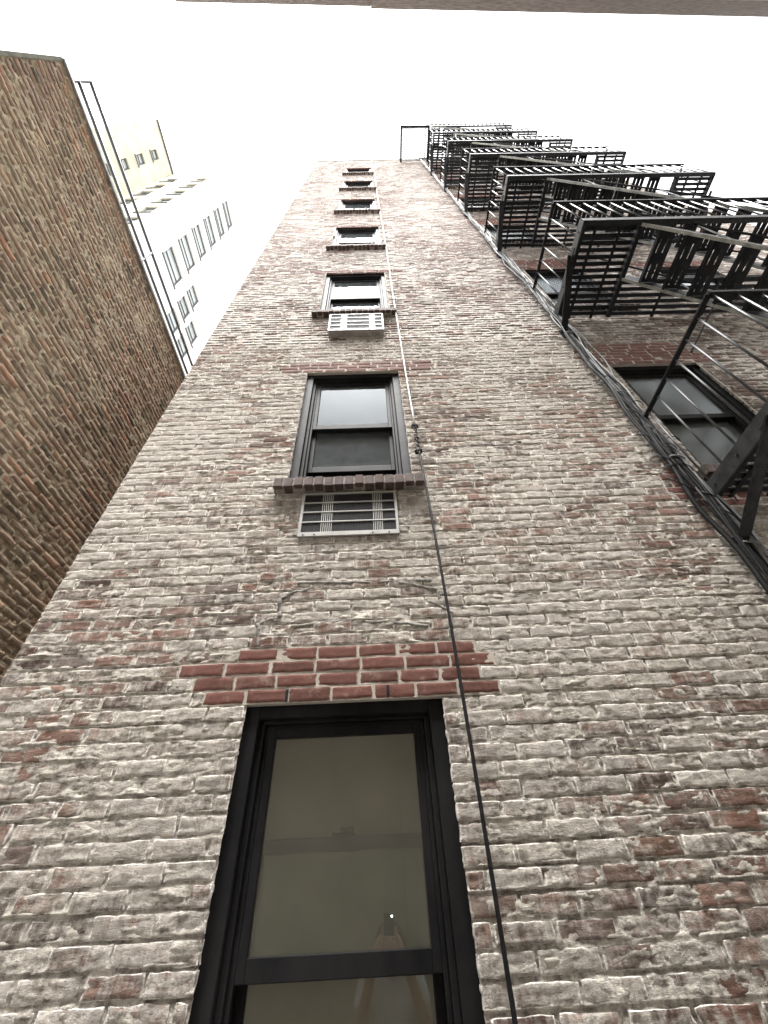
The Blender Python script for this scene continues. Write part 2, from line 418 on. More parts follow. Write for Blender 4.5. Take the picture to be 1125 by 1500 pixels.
M['railpaint'] = mat_plain('dark_grey_pipe_paint', (.05,.052,.06), .5, var=.3)
M['coping'] = mat_plain('coping_cement', (.20,.195,.18), .9, var=.35, scale=8, bump=.006)
M['roofing'] = mat_plain('roof_felt', (.09,.09,.09), .95, var=.3, scale=3)
M['concrete'] = mat_plain('yard_concrete', (.36,.35,.33), .92, var=.3, scale=2.5, bump=.006)
M['stucco'] = mat_plain('pale_alley_stucco', (.60,.56,.48), .92, var=.15, scale=2, bump=.006)
M['browntop'] = mat_plain('brown_parapet_brick', (.28,.24,.22), .92, var=.4, scale=14, bump=.006)
M['white_wall'] = mat_plain('white_painted_render', (.72,.72,.70), .9, var=.06, scale=.4)
M['cream_wall'] = mat_plain('cream_glazed_brick', (.52,.50,.405), .9, var=.22, scale=.8)
M['towerframe'] = mat_plain('grey_window_frame', (.075,.075,.078), .6, var=.2)
M['barpaint'] = mat_plain('lit_bar_paint', (.060,.064,.068), .42, spec=.4, var=.4)  # balusters paler than the iron: the light they catch put into the colour
M['flangepaint'] = mat_plain('pale_flange_paint', (.30,.31,.29), .6, var=.35, scale=14)  # stringer flanges, much paler than the rest of the iron
M['plate'] = mat_plain('sky_lit_plate_paint', (.030,.032,.034), .5, spec=.35, var=.5, scale=8)  # end plates greyed: lit face and sky reflection put into the colour
M['leaf'] = mat_plain('weed_leaf', (.10,.17,.03), .6, var=.3)

# ------------------------------------------------------------------ ground
bm = MB(); bm.add([(-300,-300,GZ),(300,-300,GZ),(300,300,GZ),(-300,300,GZ)], [(0,1,2,3)])
tag(bm.build('ground', M['concrete']), kind='structure')

# ------------------------------------------------------------------ the tall building
X0, X1 = -1.78, 7.6
bld = empty('brick_building', (XC, D, GZ), 'tall whitewashed brick building rising straight ahead with a central column of windows', 'building')
OFF = Vector(bld.location)
def hole(xc, head): return (xc - WW/2, xc + WW/2, head - WIN_H, head)
holes = [hole(XC, h) for h in HEADS] + [hole(XR, h) for h in HEADS[1:]] + [hole(XR2, h) for h in HEADS[1:]]
AC_HOLES = [(-.476, .140, HEADS[1] - WIN_H - .470, HEADS[1] - WIN_H - .095)]
# courses re-laid in clean red brick: (x from, x to, z from, z to) per course
patches = []
pgroups = []
def patch(h, rows):
    g_ = [(a, b, h + k*CO, h + (k+1)*CO) for k, (a, b) in enumerate(rows)]; patches.extend(g_); pgroups.append(g_)
patch(HEADS[0], [(-.81, .545), (-.87, .47), (-.955, .55), (-.69, .47)])
patch(HEADS[1], [(-.87, .60), (-.90, .655), (-.80, .62)])
patch(HEADS[2], [(-.80, .55), (-.86, .60)])
patch(HEADS[3], [(-.70, .50), (-.82, .45)])
for hh in HEADS[4:]: patch(hh, [(-.72, .40)])
for hh in HEADS[1:]:
    patch(hh, [(2.22, 3.42), (2.12, 3.55), (2.05, 3.48), (2.2, 3.3), (2.1, 3.25), (2.16, 3.3), (2.3, 3.2)])
    patch(hh, [(4.1, 5.4), (4.05, 5.5), (4.0, 5.4)])
patch(HEADS[1] - 30*CO, [(2.08, 2.5), (2.02, 2.62), (1.98, 2.46), (2.05, 2.52), (2.0, 2.3), (2.05, 2.3)])
rnd = random.Random(3)
for k in range(26):                                    # odd repairs, a brick or two each
    a = rnd.uniform(-1.6, 6); z = HEADS[0] + CO * rnd.randint(8, 290)
    if not any(h0 - .1 < a < h1 + .5 and c - .1 < z < d + .1 for h0, h1, c, d in holes):
        patch(z, [(a, a + rnd.choice([.2, .4]))])

npatch = [p for p in patches if p[2] < 4.3]
ZB = HEADS[0] - CO * 37
rows_top = int((ROOF - ZB) / CO)
rects = brick_rows(X0, X1, ZB, ZB + rows_top * CO, holes + AC_HOLES, patches, seed=1)
zc = rects[:, 2]; ucn = rects[:, 0]
near = (zc > -.75) & (zc < 1.75) & (ucn < 2.8)
mid = (zc >= 1.75) & (zc < 4.4) & (ucn < 3.4)
mid2 = (zc >= 4.4) & (zc < 9) & (ucn < 2.6)
far = ~(near | mid | mid2)
ah = holes + AC_HOLES
parts = [(brick_grid(rects[near], 11, 5, 21), 0), (brick_grid(rects[mid], 7, 4, 22), 0), (brick_grid(rects[mid2], 3, 2, 23), 0), (brick_grid(rects[far], 1, 1, 24), 0)]
zt = ZB + rows_top * CO
mh = ah + npatch
parts += [(mortar_grid(X0, 2.6, -.75, 1.80, .012, mh, 31, cz_=.0044, groove=ZB), 1), (mortar_grid(X0, 2.6, 1.80, 4.4, .018, mh, 31, cz_=.0055, groove=ZB), 1),
          (mortar_grid(2.6, X1, -.75, 4.4, .033, mh, 31, amp=.6, smear=.5), 1), (mortar_grid(X0, X1, 4.4, 9.2, .024, ah, 31, amp=.7, smear=.7), 1),
          (mortar_grid(X0, X1, 9.2, zt, .06, ah, 31, amp=.3, smear=.5), 1), (mortar_grid(X0, X1, ZB, -.75, .1, ah, 31, amp=0), 1)]
V, Q, Cc, Mi = join_parts(parts)
Wd = np.stack([V[:, 0], D - V[:, 2], V[:, 1]], -1) - np.array(OFF)
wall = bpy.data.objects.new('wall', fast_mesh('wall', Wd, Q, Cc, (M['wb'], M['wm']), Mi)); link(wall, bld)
# the re-laid red courses: one part per patch
for gi, grp in enumerate(pgroups):
    pr = []
    for (a, b, c, d) in grp:
        n = max(1, int(round((b - a) / BL))); L = (b - a) / n
        for k in range(n):
            xm = a + (k + .5) * L; zm = (c + d) / 2
            if not any(h0 < xm < h1 and g0 < zm < g1 for (h0, h1, g0, g1) in ah): pr.append((a + k*L, a + (k+1)*L, c, d))
    if not pr: continue
    pr = np.array(pr); nr = pr[0, 2] < 4.6
    V, Q, Cc = brick_grid(pr, 8 if nr else 1, 4 if nr else 1, 41 + gi, rough=.6 if nr else .4, joint=.010 if nr else .014, proud=.002)
    Wd = np.stack([V[:, 0], D - V[:, 2], V[:, 1]], -1) - np.array(OFF)
    lin = bpy.data.objects.new('relaid_brick', fast_mesh('relaid_brick', Wd, Q, Cc, (M['nb'],))); link(lin, bld)
    if gi == 0: tag(lin, 'clean dusty red brick courses laid stepped over the lowest window')
    if nr:                                               # pointing behind the nearer patches
        b = MB()
        for (x0, x1, z0, z1) in grp: b.box((x0 - .004, D + .001, z0 - .0004), (x1 + .004, D + .03, z1 + .0004))
        b.build('pointing', M['nm'], lin, OFF)
    if gi == 0:
        for x in (-.43, .03): MB().box((x - .006, D - .004, HEADS[0] + .004), (x + .006, D + .01, HEADS[0] + .058)).build('weep_slot', M['cableblack'], lin, OFF)
# sides, back and roof
b = MB()
BY = 13.0
b.box((X0, D + .03, GZ), (X0 + .3, BY, ROOF - .1)); b.box((X1 - .3, D + .03, GZ), (X1, BY, ROOF - .1)); b.box((X0 + .3, BY - .3, GZ), (X1 - .3, BY, ROOF - .1))
b.build('side_wall', mat_plain('side_brick', (.30,.25,.22), .92, var=.3, scale=12, bump=.006), bld, OFF)
b = MB(); b.box((X0 + .3, D + .04, ROOF - .45), (X1 - .3, BY - .3, ROOF - .25)); b.build('roof', M['roofing'], bld, OFF)
b = MB(); b.box((X0 + .01, D - .02, zt), (X1 - .01, D + .28, zt + .05)); b.build('coping', M['coping'], bld, OFF, bevel=.008)
b = MB(); b.box((X0 + .01, D + .3, zt - .05), (X0 + .31, BY, zt + .045)); b.build('coping', M['coping'], bld, OFF)
# rooms behind the glass: floors and a back partition
b = MB()
b.box((X0 + .31, D + 2.4, GZ), (X1 - .31, D + 2.5, ROOF - .5))
for h in HEADS: b.box((X0 + .31, D + .12, h + .25), (X1 - .31, D + 2.39, h + .45))
b.build('interior', M['room'], bld, OFF)
# bricked-up arch: proud lines of grey mortar
scarm = mat_plain('grey_patch_mortar', (.20,.19,.17), .95, var=.5, scale=25, bump=.006)
def scar(pts, r=.007):
    pp = []
    for (p, q) in zip(pts, pts[1:]):
        for k in range(6): t = k/6; pp.append((p[0]+(q[0]-p[0])*t+random.uniform(-.004,.004), D + .006 + random.uniform(-.003,.003), p[1]+(q[1]-p[1])*t+random.uniform(-.004,.004)))
    pp.append((pts[-1][0], D+.008, pts[-1][1]))
    MB().tube(pp, [r*.4+.006+random.uniform(0,.005) for _ in pp], 7).build('mortar_scar', scarm, bld, OFF, smooth=True)
scar([(-.60,.975),(-.612,1.04),(-.622,1.10)], .009); scar([(-.622,1.10),(-.56,1.125),(-.515,1.13)], .006)
scar([(-.515,1.13),(-.522,1.19),(-.525,1.25)], .011); scar([(-.525,1.25),(-.46,1.285),(-.39,1.30)], .006)
scar([(.115,1.322),(.22,1.30),(.33,1.262)], .006); scar([(.33,1.262),(.325,1.20)], .009)
scar([(.26,1.20),(.33,1.165),(.385,1.12)], .006); scar([(.372,1.10),(.366,1.04),(.357,.985)], .010)
scar([(-.45,1.08),(-.2,1.10),(.05,1.085),(.25,1.05)], .004)
scar([(-.45,1.345),(-.1,1.335),(.30,1.33)], .004)

# ------------------------------------------------------------------ windows (parts of the building, with their own sub-parts)
def make_window(xc, head, lift=0.0, shade=None, glass='glass', parent=bld, off=OFF, sillx=.075):
    hw = WW / 2
    org = Vector((xc, D, head))
    c = MB()                                              # metal clad casing
    for s_ in (-1, 1):
        c.box((s_*(hw+.012), .034, -WIN_H), (s_*(hw-.058), .17, .012))
        c.box((s_*(hw-.058), .062, -WIN_H), (s_*(hw-.082), .17, -.052))
        c.box((s_*(hw-.082), .082, -WIN_H), (s_*(hw-.100), .160, -.068))
    c.box((-hw+.058, .034, -.052), (hw-.058, .17, .012)); c.box((-hw+.058, .062, -.068), (hw-.058, .17, -.052)); c.box((-hw+.082, .082, -.080), (hw-.082, .17, -.068))
    c.box((-hw+.058, .04, -WIN_H), (hw-.058, .17, -WIN_H+.05))
    o = c.build('window', M['frame'], parent, bevel=.004); o.location = org - off
    gx = .307; sx = hw - .100
    def sash(name, y, zt_, zb_, tr, brl):
        m = MB()
        for s_ in (-1, 1): m.box((s_*sx, y, zb_), (s_*gx, y+.036, zt_))
        m.box((-gx, y, zt_ - tr), (gx, y+.036, zt_)); m.box((-gx, y, zb_), (gx, y+.036, zb_+brl))
        if name == 'lower_sash':
            m.box((-.045, y+.004, zt_ - .002), (.045, y+.034, zt_+.012)); m.box((-.012, y+.008, zt_+.01), (.04, y+.026, zt_+.028))
        m.build(name, M['frame'], o, bevel=.003)
        g = MB(); g.box((-gx-.004, y+.014, zb_+brl-.004), (gx+.004, y+.020, zt_-tr+.004)); g.build('pane', M[glass], o)
    sash('upper_sash', .084, -.080, -.842, .038, .060)
    sash('lower_sash', .123, -.800+lift, -1.60+lift, .045, .065)
    # projecting brick-on-edge sill
    sm = MB(); sl = hw + sillx; n = 15; L = 2*sl/n
    for k in range(n):
        x = -sl + k*L; j = random.uniform(-.004, .004); t = random.uniform(-.004, .004)
        y0 = -.075 + j; z1 = -WIN_H + .022; z0 = z1 - .098 + t
        sm.add([(x+.006,y0,z0),(x+L-.006,y0,z0),(x+L-.006,.05,z0+.015),(x+.006,.05,z0+.015),(x+.006,y0,z1-.012+t),(x+L-.006,y0,z1-.012+t),(x+L-.006,.05,z1),(x+.006,.05,z1)],
               [(0,3,2,1),(4,5,6,7),(0,1,5,4),(1,2,6,5),(2,3,7,6),(3,0,4,7)])
    si = sm.build('sill', M['sillbrick'], o, bevel=.005)
    mm = MB(); mm.box((-sl+.002, -.068, -WIN_H-.068), (sl-.002, .045, -WIN_H+.008)); mm.build('sill_joint', M['sillmortar'], o)
    if shade:
        mat, zb2 = shade
        q = MB(); n = 14
        vs = []; fs = []
        for k in range(n+1):
            z = -.06 + (zb2 + .06) * k / n
            for x in (-hw+.06, hw-.06): vs.append((x, .168 + .003*math.sin(k*2.1), z))
        for k in range(n): fs.append((2*k, 2*k+1, 2*k+3, 2*k+2))
        q.add(vs, fs); q.box((-hw+.06, .1625, zb2-.02), (hw-.06, .182, zb2)); q.build('blind', mat, o)
    return o
make_window(XC, HEADS[0], .33, (M['shade_olive'], -1.62), 'dusty')
make_window(XC, HEADS[1], .24, (M['shade_white'], -1.30))
make_window(XC, HEADS[2], .0, (M['shade_white'], -1.2))
w4 = make_window(XC, HEADS[3], .0, (M['shade_white'], -.5))
for h in HEADS[4:]:
    c = copy_tree(w4, bld); c.location = Vector((XC, D, h)) - OFF
wr = make_window(XR, HEADS[1], .0, (M['shade_white'], -.7), 'hazy')
for x in (XR, XR2):
    for h in HEADS[1:]:
        if x == XR and h == HEADS[1]: continue
        c = copy_tree(wr, bld); c.location = Vector((x, D, h)) - OFF

# ------------------------------------------------------------------ air conditioners set through the wall
def air_conditioner(x0, x1, z0, z1, yf, label):
    t = empty('air_conditioner', ((x0+x1)/2, D, z0), label, 'air conditioner'); o3 = Vector(t.location)
    h = MB(); h.box((x0, yf+.012, z0-.003), (x1, D+.25, z1+.006)); h.build('housing', M['acbox'], t, o3, bevel=.004)
    k = MB(); k.box((x0+.012, yf+.006, z0+.03), (x1-.012, yf+.0115, z1-.012)); k.build('coil', M['acdark'], t, o3)
    g = MB(); fw = .014; yb = yf - .004
    g.box((x0-.004, yb, z0-.004), (x1+.004, yf+.006, z0+.030)); g.box((x0-.004, yb, z1-fw+.008), (x1+.004, yf+.006, z1+.008))
    g.box((x0-.004, yb, z0+.030), (x0+fw, yf+.006, z1-fw+.008)); g.box((x1-fw, yb, z0+.030), (x1+.004, yf+.006, z1-fw+.008))
    H = z1 - z0 - .03
    for q in (.25, .5, .75):
        zc_ = z0 + .03 + H*q; g.box((x0+fw, yb+.001, zc_-.0055), (x1-fw, yf+.004, zc_+.0055))
    g.build('grille_frame', M['alu'], t, o3, bevel=.002)
    f = MB(); n = 62
    for i in range(n):
        x = x0 + .02 + (x1-x0-.04)*i/(n-1); u = i/(n-1)
        if .19 < u < .32 or .76 < u < .87: continue
        f.box((x-.0015, yf+.002, z0+.03), (x+.0015, yf+.006, z1-.01))
    f.build('fin', mat_plain('dull_fin_metal', (.03,.03,.03), .7, spec=.15, var=.3), t, o3)
    r = MB()
    for (ua, ub) in ((.20, .31), (.77, .865)):
        for i in range(6):
            x = x0 + .02 + (x1-x0-.04)*(ua + (ub-ua)*i/5); r.box((x-.0022, yf, z0+.03), (x+.0022, yf+.005, z1-.01))
    r.build('louvre', M['alu'], t, o3)
    s = MB()
    for x in (x0+.03, x0+.10, x1-.16, x1-.06): s.tube([(x, yb-.003, z0+.008), (x, yb+.002, z0+.008)], .005, 8)
    s.build('screw', M['acdark'], t, o3)
air_conditioner(-.478, .142, HEADS[1]-WIN_H-.475, HEADS[1]-WIN_H-.100, D-.014, 'air conditioner with pale barred grille flush in the wall under the lower sill')
air_conditioner(-.447, .165, 4.61, 5.06, D-.075, 'air conditioner in a white grille box jutting out beneath the third window up')

# ------------------------------------------------------------------ hanging cable with its splice
cab = empty('hanging_cable', (.345, D-.05, 2.5), 'cable hanging beside the windows, black below its knotted splice and pale above', 'cable'); o3 = Vector(cab.location)
pts = []
for i in range(40):
    z = -1.6 + (2.44+1.6)*i/39
    pts.append((.343 + .012*math.sin(z*1.1+.6) , D - .05 - .015*math.sin((z+1.6)*.8), z))
MB().tube(pts, .0078, 8).build('black_cable', M['cableblack'], cab, o3, smooth=True)
pts = [(.338 + .006*math.sin(z*.9), D - .035 + .008*math.sin(z*2.3), z) for z in np.linspace(2.78, 20.9, 90)] + [(.35, D-.05, 21.0), (.352, D+.0, 21.05), (.35, D+.1, 21.06), (.35, D+.22, 21.0)]
MB().tube(pts, .0075, 8).build('pale_cable', M['cablepale'], cab, o3, smooth=True)
b = MB()
def knot(z, r, n=5):
    for k in range(n):
        a = random.uniform(0, 6.28); t = random.uniform(-.7, .7)
        ring = []
        for i in range(13):
            q = 2*math.pi*i/12; v = Vector((math.cos(q)*r, math.sin(q)*r*.8, math.sin(q+a)*r*.9*t))
            ring.append((.337 + v.x, D-.05 + v.y, z + v.z + random.uniform(-.003, .003)))
        b.tube(ring, .0055, 6)
knot(2.765, .022); knot(2.44, .024, 6); knot(2.60, .012, 3)
b.tube([(.337 + .010*math.sin(i*1.2), D-.05+.008*math.cos(i*1.2), 2.45+.32*i/14) for i in range(15)], .006, 6)
b.tube([(.337 - .010*math.sin(i*1.2), D-.05-.008*math.cos(i*1.2), 2.45+.32*i/14) for i in range(15)], .005, 6)
b.build('splice', M['cableblack'], cab, o3, smooth=True)
b = MB()
for z in (5.62, 9.9, 14.6, 17.9):
    b.box((.33, D-.05, z), (.346, D+.01, z+.05)); b.tube([(.338-.02, D-.04, z+.025), (.338+.025, D-.04, z+.03)], .012, 7)
b.build('clip', M['steel'], cab, o3)

# ------------------------------------------------------------------ bundle of wires beside the fire escape
bun = empty('cable_bundle', (2.15, D-.04, 0), 'thick bundle of black and grey wires climbing the wall along the fire escape', 'cables'); o3 = Vector(bun.location)
rb = random.Random(9)
specs = [('k',.016,-1.6,3.2),('k',.012,-1.6,5),('k',.010,-1.6,19.5),('k',.008,-1.6,16),('g',.007,-1.6,20.3),('k',.005,-1.6,7),('k',.004,.5,9),('k',.0045,-.5,6),('k',.005,-1.6,11),('g',.008,-1.6,20.3),('k',.008,-1.6,13),('g',.007,-1.6,20.3),('k',.006,-1.6,20),('p',.006,2.2,20.3),('k',.006,-1.6,8),('g',.006,-1.6,12)]
for i, (cc, r, z0, z1) in enumerate(specs):
    n = int((z1 - z0) * 9); p1, p2, p3 = [rb.uniform(0, 6.28) for _ in range(3)]
    base = -.055 + .0078*i; pts = []
    for k in range(n+1):
        z = z0 + (z1-z0)*k/n
        sp = 1.0 if z < 4 else max(.45, 1.0-(z-4)*.06)
        x = 2.165 + (base + .026*math.sin(z*1.7+p1) + .017*math.sin(z*4.3+p2) + .007*math.sin(z*9.1+p3))*sp - .03*math.exp(-((z-.8)/1.5)**2)
        y = D - .030 - abs(.022*math.sin(z*1.3+p3)) - .008*abs(math.sin(z*3.7+p1)) - .006*(i % 4)
        pts.append((x, y, z))
    MB().tube(pts, r, 7).build('wire', M[{'k':'cableblack','g':'cablegrey','p':'cablepale'}[cc]], bun, o3, smooth=True)
for (zc_, rad, sx) in ((2.05, .13, -.06), (2.3, .11, -.03), (1.9, .08, .05), (2.55, .07, -.06), (2.9, .10, .02), (3.35, .08, -.05), (2.4, .09, .06), (1.75,.10,.07)):   # stray loops
    ring = [(2.15 + sx + rad*.8*math.cos(q), D-.06-.03*math.sin(q*2), zc_ + rad*math.sin(q)) for q in np.linspace(.3, 5.6, 18)]
    MB().tube(ring, .004, 6).build('stray_wire', M['cableblack'], bun, o3, smooth=True)
for z in (.4, 1.45, 2.25, 3.15, 4.4, 6.0, 8.2, 11, 14): MB().tube([(2.10 if z < 4 else 2.13, D-.03, z), (2.12, D-.078, z+.01), (2.17, D-.085, z), (2.215, D-.07, z-.01), (2.225, D-.01, z)], .006, 6).build('tie', M['cablegrey'], bun, o3, smooth=True)
# weed rooted behind the wires
wd = empty('weed', (2.17, D-.03, 3.97), 'tiny green weed sprouting from the wall beside the wires', 'plant'); o3 = Vector(wd.location)
st = MB(); st.tube([(2.17, D-.0, 3.96), (2.20, D-.06, 3.98), (2.25, D-.09, 3.995)], .003, 5); st.build('stem', M['leaf'], wd, o3)
lf = MB()
for k in range(7):
    p = Vector((2.19+.012*k, D-.05-.006*k, 3.975+.004*k)); q = p + Vector((rb.uniform(-.05,.05), rb.uniform(-.03,.02), rb.uniform(-.04,.03)))
    sd_ = (q-p).cross(Vector((0,1,.3))).normalized()*.008; lf.add([p, (p+q)/2+sd_, q, (p+q)/2-sd_], [(0,1,2,3)])
lf.build('leaf', M['leaf'], wd, o3)

# ------------------------------------------------------------------ fire escape
FX0, FX1, FH0, FH1 = 2.20, 5.42, 2.80, 4.85
FYO, FYI, FYW = 0.945, 1.895, 1.50
fe = empty('fire_escape', (FX0, D, GZ), 'black iron fire escape of stacked slatted balconies and steep stairs on the right', 'fire escape'); FO = Vector(fe.location)
PZ = [1.905 + 3.055*k for k in range(6)] + [20.24]
def platform(P, top=False):
    b = MB(); xl = FX0 if not top else 2.50
    b.box((xl, FYO-.006, P-.05), (FX1, FYO+.006, P+.05)); b.box((xl, FYO+.006, P+.044), (FX1, FYO+.045, P+.050)); b.box((xl, FYO+.006, P-.05), (FX1, FYO+.045, P-.044))
    e_ = MB(); e_.box((xl-.006, FYO+.007, P-.055), (xl+.006, FYI, P+.055))
    for yq in (FYO+.1, FYO+.35, FYO+.62, FYI-.1): e_.tube([(xl-.014, yq, P), (xl+.001, yq, P)], .011, 6)
    e_.build('end_plate', M['plate'], fe, FO)
    b.box((xl+.006, FYO+.05, P-.055), (xl+.04, FYI, P-.048))
    b.box((FX1-.006, FYO+.007, P-.055), (FX1+.006, FYI, P+.055))
    for x in (FH0, FH1): b.box((x-.006, FYO+.05, P-.05), (x+.006, FYI, P+.045)); b.box((x+.006, FYO+.05, P-.05), (x+.035, FYI, P-.043))
    b.box((FH0+.036, FYW-.005, P-.045), (FH1-.007, FYW+.005, P+.03))
    sw = .041
    y = FYO + .075
    while y < FYI:
        b.box((xl+.045, y-sw/2, P-.002), (FH0-.008, y+sw/2, P+.008)); b.box((FH1+.04, y-sw/2, P-.002), (FX1-.01, y+sw/2, P+.008)); y += .0645
    y = FYW + .04
    while y < FYI:
        b.box((FH0+.04, y-sw/2, P-.002), (FH1-.01, y+sw/2, P+.008)); y += .0665
    for x in (FX0+.16, FX0+.42, FH1+.18, FH1+.40):
        if x > xl: b.box((x-.016, FYO+.05, P-.014), (x+.016, FYI+.02, P-.003))
    for x in (FH0+.55, FH0+1.15, FH0+1.7): b.box((x-.016, FYW+.008, P-.014), (x+.016, FYI+.02, P-.003))
    b.build('platform', M['iron'], fe, FO, bevel=.0015)
def railing(P, top=False):
    b = MB(); t = P + .88; xl = FX0 if not top else 2.50
    b.bar((xl-.01, FYO, t), (FX1+.01, FYO, t), .040, .030)
    for x in (xl, FX1): b.bar((x, FYO, t-.001), (x, D, t-.001), .038, .011)
    q = MB()
    x = xl + .02
    while x < FX1 - .05: q.tube([(x, FYO, P+.04), (x, FYO, t-.016)], .0075, 6); x += .157
    y = FYO + .145
    while y < D - .06:
        for x in (xl, FX1): q.tube([(x, y, P+.04), (x, y, t-.008)], .0075, 6)
        y += .145
    q.build('balusters', M['barpaint'], b.build('railing', M['iron'], fe, FO), FO, smooth=True)
def bracket(P, x):
    b = MB()
    b.bar((x, FYO+.30, P-.055), (x, D-.01, P-.43), .012, .07, (1, 0, 0)); b.box((x-.03, D-.02, P-.52), (x+.03, D+.01, P-.36)); b.box((x-.006, FYO+.22, P-.10), (x+.006, FYO+.40, P-.05))
    b.build('bracket', M['iron'], fe, FO)
def strut(P, x):
    b = MB(); b.bar((x+.73, D-.10, P-.03), (x, D-.005, P-.95), .018, .018, (0, 1, 0)); b.build('strut', M['iron'], fe, FO)
def stair(Pu, Pl):
    n = 14; a = Vector((FH0+.06, 0, Pu)); e = Vector((FH1-.06, 0, Pl + .02)); ya, yb = FYO+.045, FYW-.02
    s = MB(); fl = MB()
    for y in (ya, yb):
        s.bar((a.x, y, a.z), (e.x, y, e.z), .010, .13)
        dn_ = Vector((e.z-a.z, 0, a.x-e.x)).normalized() * .069; sg = 1 if y > 1.2 else -1
        fl.bar(Vector((a.x, y + sg*.008, a.z)) + dn_, Vector((e.x, y + sg*.008, e.z)) + dn_, .030, .006)
    st = s.build('stair_flight', M['iron'], fe, FO); fl.build('stringer_flange', M['flangepaint'], st, FO)
    for k in range(1, n):
        c = a.lerp(e, k / n); t = MB(); dp = .185
        # a slotted plate: frame and two bars
        for (x0_, x1_) in ((-dp/2, -.042), (-.028, .026), (.040, dp/2)):
            t.box((c.x+x0_, ya+.008, c.z-.005), (c.x+x1_, yb-.008, c.z+.005))
        for (q0, q1) in ((0, .07), (.20, .30), (.435, 1)):
            q1 = min(q1, yb-ya-.016); 
            t.box((c.x-dp/2, ya+.008+q0, c.z-.0045), (c.x+dp/2, ya+.008+q1 if q0 < .4 else yb-.008, c.z+.0045))
        t.box((c.x-dp/2, ya+.008, c.z-.035), (c.x-dp/2+.006, yb-.008, c.z-.0055))
        t.build('tread', M['iron'], st, FO)
    h = MB()
    for y in (ya, yb):
        u = Vector((0, y, .72)); p0 = Vector((a.x, 0, a.z)) + u; p1 = Vector((e.x, 0, e.z)) + u
        h.tube([p0 + Vector((-.25, 0, .0)), p0, p1, p1 + Vector((0, 0, -.70))], .011, 7)
        for k in (.25, .6): q = p0.lerp(p1, k); h.tube([q, q - Vector((0, 0, .72))], .009, 6)
    h.build('handrail', M['iron'], st, FO)
for k, P in enumerate(PZ):
    top = k == 6
    platform(P, top); railing(P, top)
    for x in ((FX0-.04, FX1+.04) if not top else (FX1+.04,)): bracket(P, x)
    strut(P, 3.30)
    if k > 0: stair(P, PZ[k-1])
# slatted landing at the roof edge
P = PZ[6]; b = MB(); xa, xb = 1.42, 2.42
for x in (xa, xb): b.box((x-.035, FYO-.03, P-.06), (x+.035, D+.3, P+.06))
b.box((xa+.035, FYO-.03, P-.06), (xb-.035, FYO+.03, P+.06)); y = FYO + .06
while y < D - .02: b.box((xa+.02, y-.011, P-.004), (xb-.02, y+.011, P+.012)); y += .062
b.box((xb-.32, FYI-.09, P-.02), (xb-.02, FYI-.06, P+.02)); b.box((xa+.02, FYO+.03, P-.03), (xb-.02, FYO+.045, P+.03))
b.build('roof_landing', M['iron'], fe, FO)
b = MB()
for x in (xa, xb):
    b.bar((x, FYO-.02, P+.05), (x, FYO-.02, P+1.0), .035, .035, (0, 1, 0)); b.bar((x, FYO, P+1.0), (x, D+.2, P+1.0), .03, .03)
b.bar((xa, FYO-.02, P+1.0), (xb, FYO-.02, P+1.0), .03, .03)
b.build('roof_landing_rail', M['iron'], fe, FO)

# ------------------------------------------------------------------ low brick building on the left
LX, LY0, LY1, LZ = -2.75, -.208, 14.0, 5.77
lb = empty('brick_building', (LX, 3, GZ), 'low dark brown sooty brick building with a bare side wall on the left', 'building'); LO = Vector(lb.location)
rects = brick_rows(LY0, 7.0, GZ + .01, GZ + .01 + 114*CO, [], [], headers=6, seed=4)
zc = rects[:, 2]
nearb = (zc > .6) & (rects[:, 0] < 4.6)
zt2 = GZ + .01 + 114*CO
parts = [(brick_grid(rects[nearb], 5, 3, 51, rough=1.3, joint=.017), 0), (brick_grid(rects[~nearb], 1, 1, 52), 0),
         (mortar_grid(LY0, 4.7, .6, zt2, .016, [], 61, base=-.0055, smear=.85), 1), (mortar_grid(4.7, 7.0, .6, zt2, .06, [], 61, amp=.2, smear=.3), 1), (mortar_grid(LY0, 7.0, GZ, .6, .06, [], 61, amp=.2, smear=.3), 1)]
V, Q, Cc, Mi = join_parts(parts)
Wd = np.stack([LX + V[:, 2], V[:, 0], V[:, 1]], -1) - np.array(LO)
link(bpy.data.objects.new('wall', fast_mesh('wall', Wd, Q, Cc, (M['ob'], M['om']), Mi)), lb)
b = MB(); b.box((LX-9, LY0+.002, GZ), (LX-.03, LY1, zt2-.25)); b.box((LX-.03, 7.0, GZ), (LX, LY1, zt2)); b.box((LX-.3, LY0+.003, zt2-.25), (LX-.031, 7.0, zt2-.001))
b.build('rear_mass', mat_plain('brown_side_brick', (.13,.10,.08), .92, var=.4, scale=10, bump=.006), lb, LO)
b = MB(); b.box((LX-.32, LY0-.02, zt2), (LX+.022, LY1, zt2+.035)); b.build('coping', M['steel'], lb, LO, bevel=.004)
b = MB(); b.box((LX-.22, LY0-.028, GZ), (LX+.006, LY0+.001, zt2-.001)); b.build('corner_render', mat_plain('mossy_cement', (.13,.135,.105), .95, var=.4, scale=9, bump=.01), lb, LO)
# pipe guard rail on its roof edge
gr = empty('guard_rail', (LX, 1.7, LZ), 'two-pipe guard rail along the roof edge of the low brown building', 'railing'); o3 = Vector(gr.location)
zr = zt2 + .03
for z in (5.945, 6.20): MB().tube([(LX-.0, -.083, z), (LX-.0, 6.5, z)], .017, 10).build('rail', M['railpaint'], gr, o3, smooth=True)
for y in (-.083, 1.44, 2.97, 4.5):
    b = MB(); b.tube([(LX, y, zr), (LX, y, 6.215)], .016, 10); b.box((LX-.05, y-.05, zr), (LX+.02, y+.05, zr+.012)); b.build('post', M['steel'] if y > 0 else M['railpaint'], gr, o3)

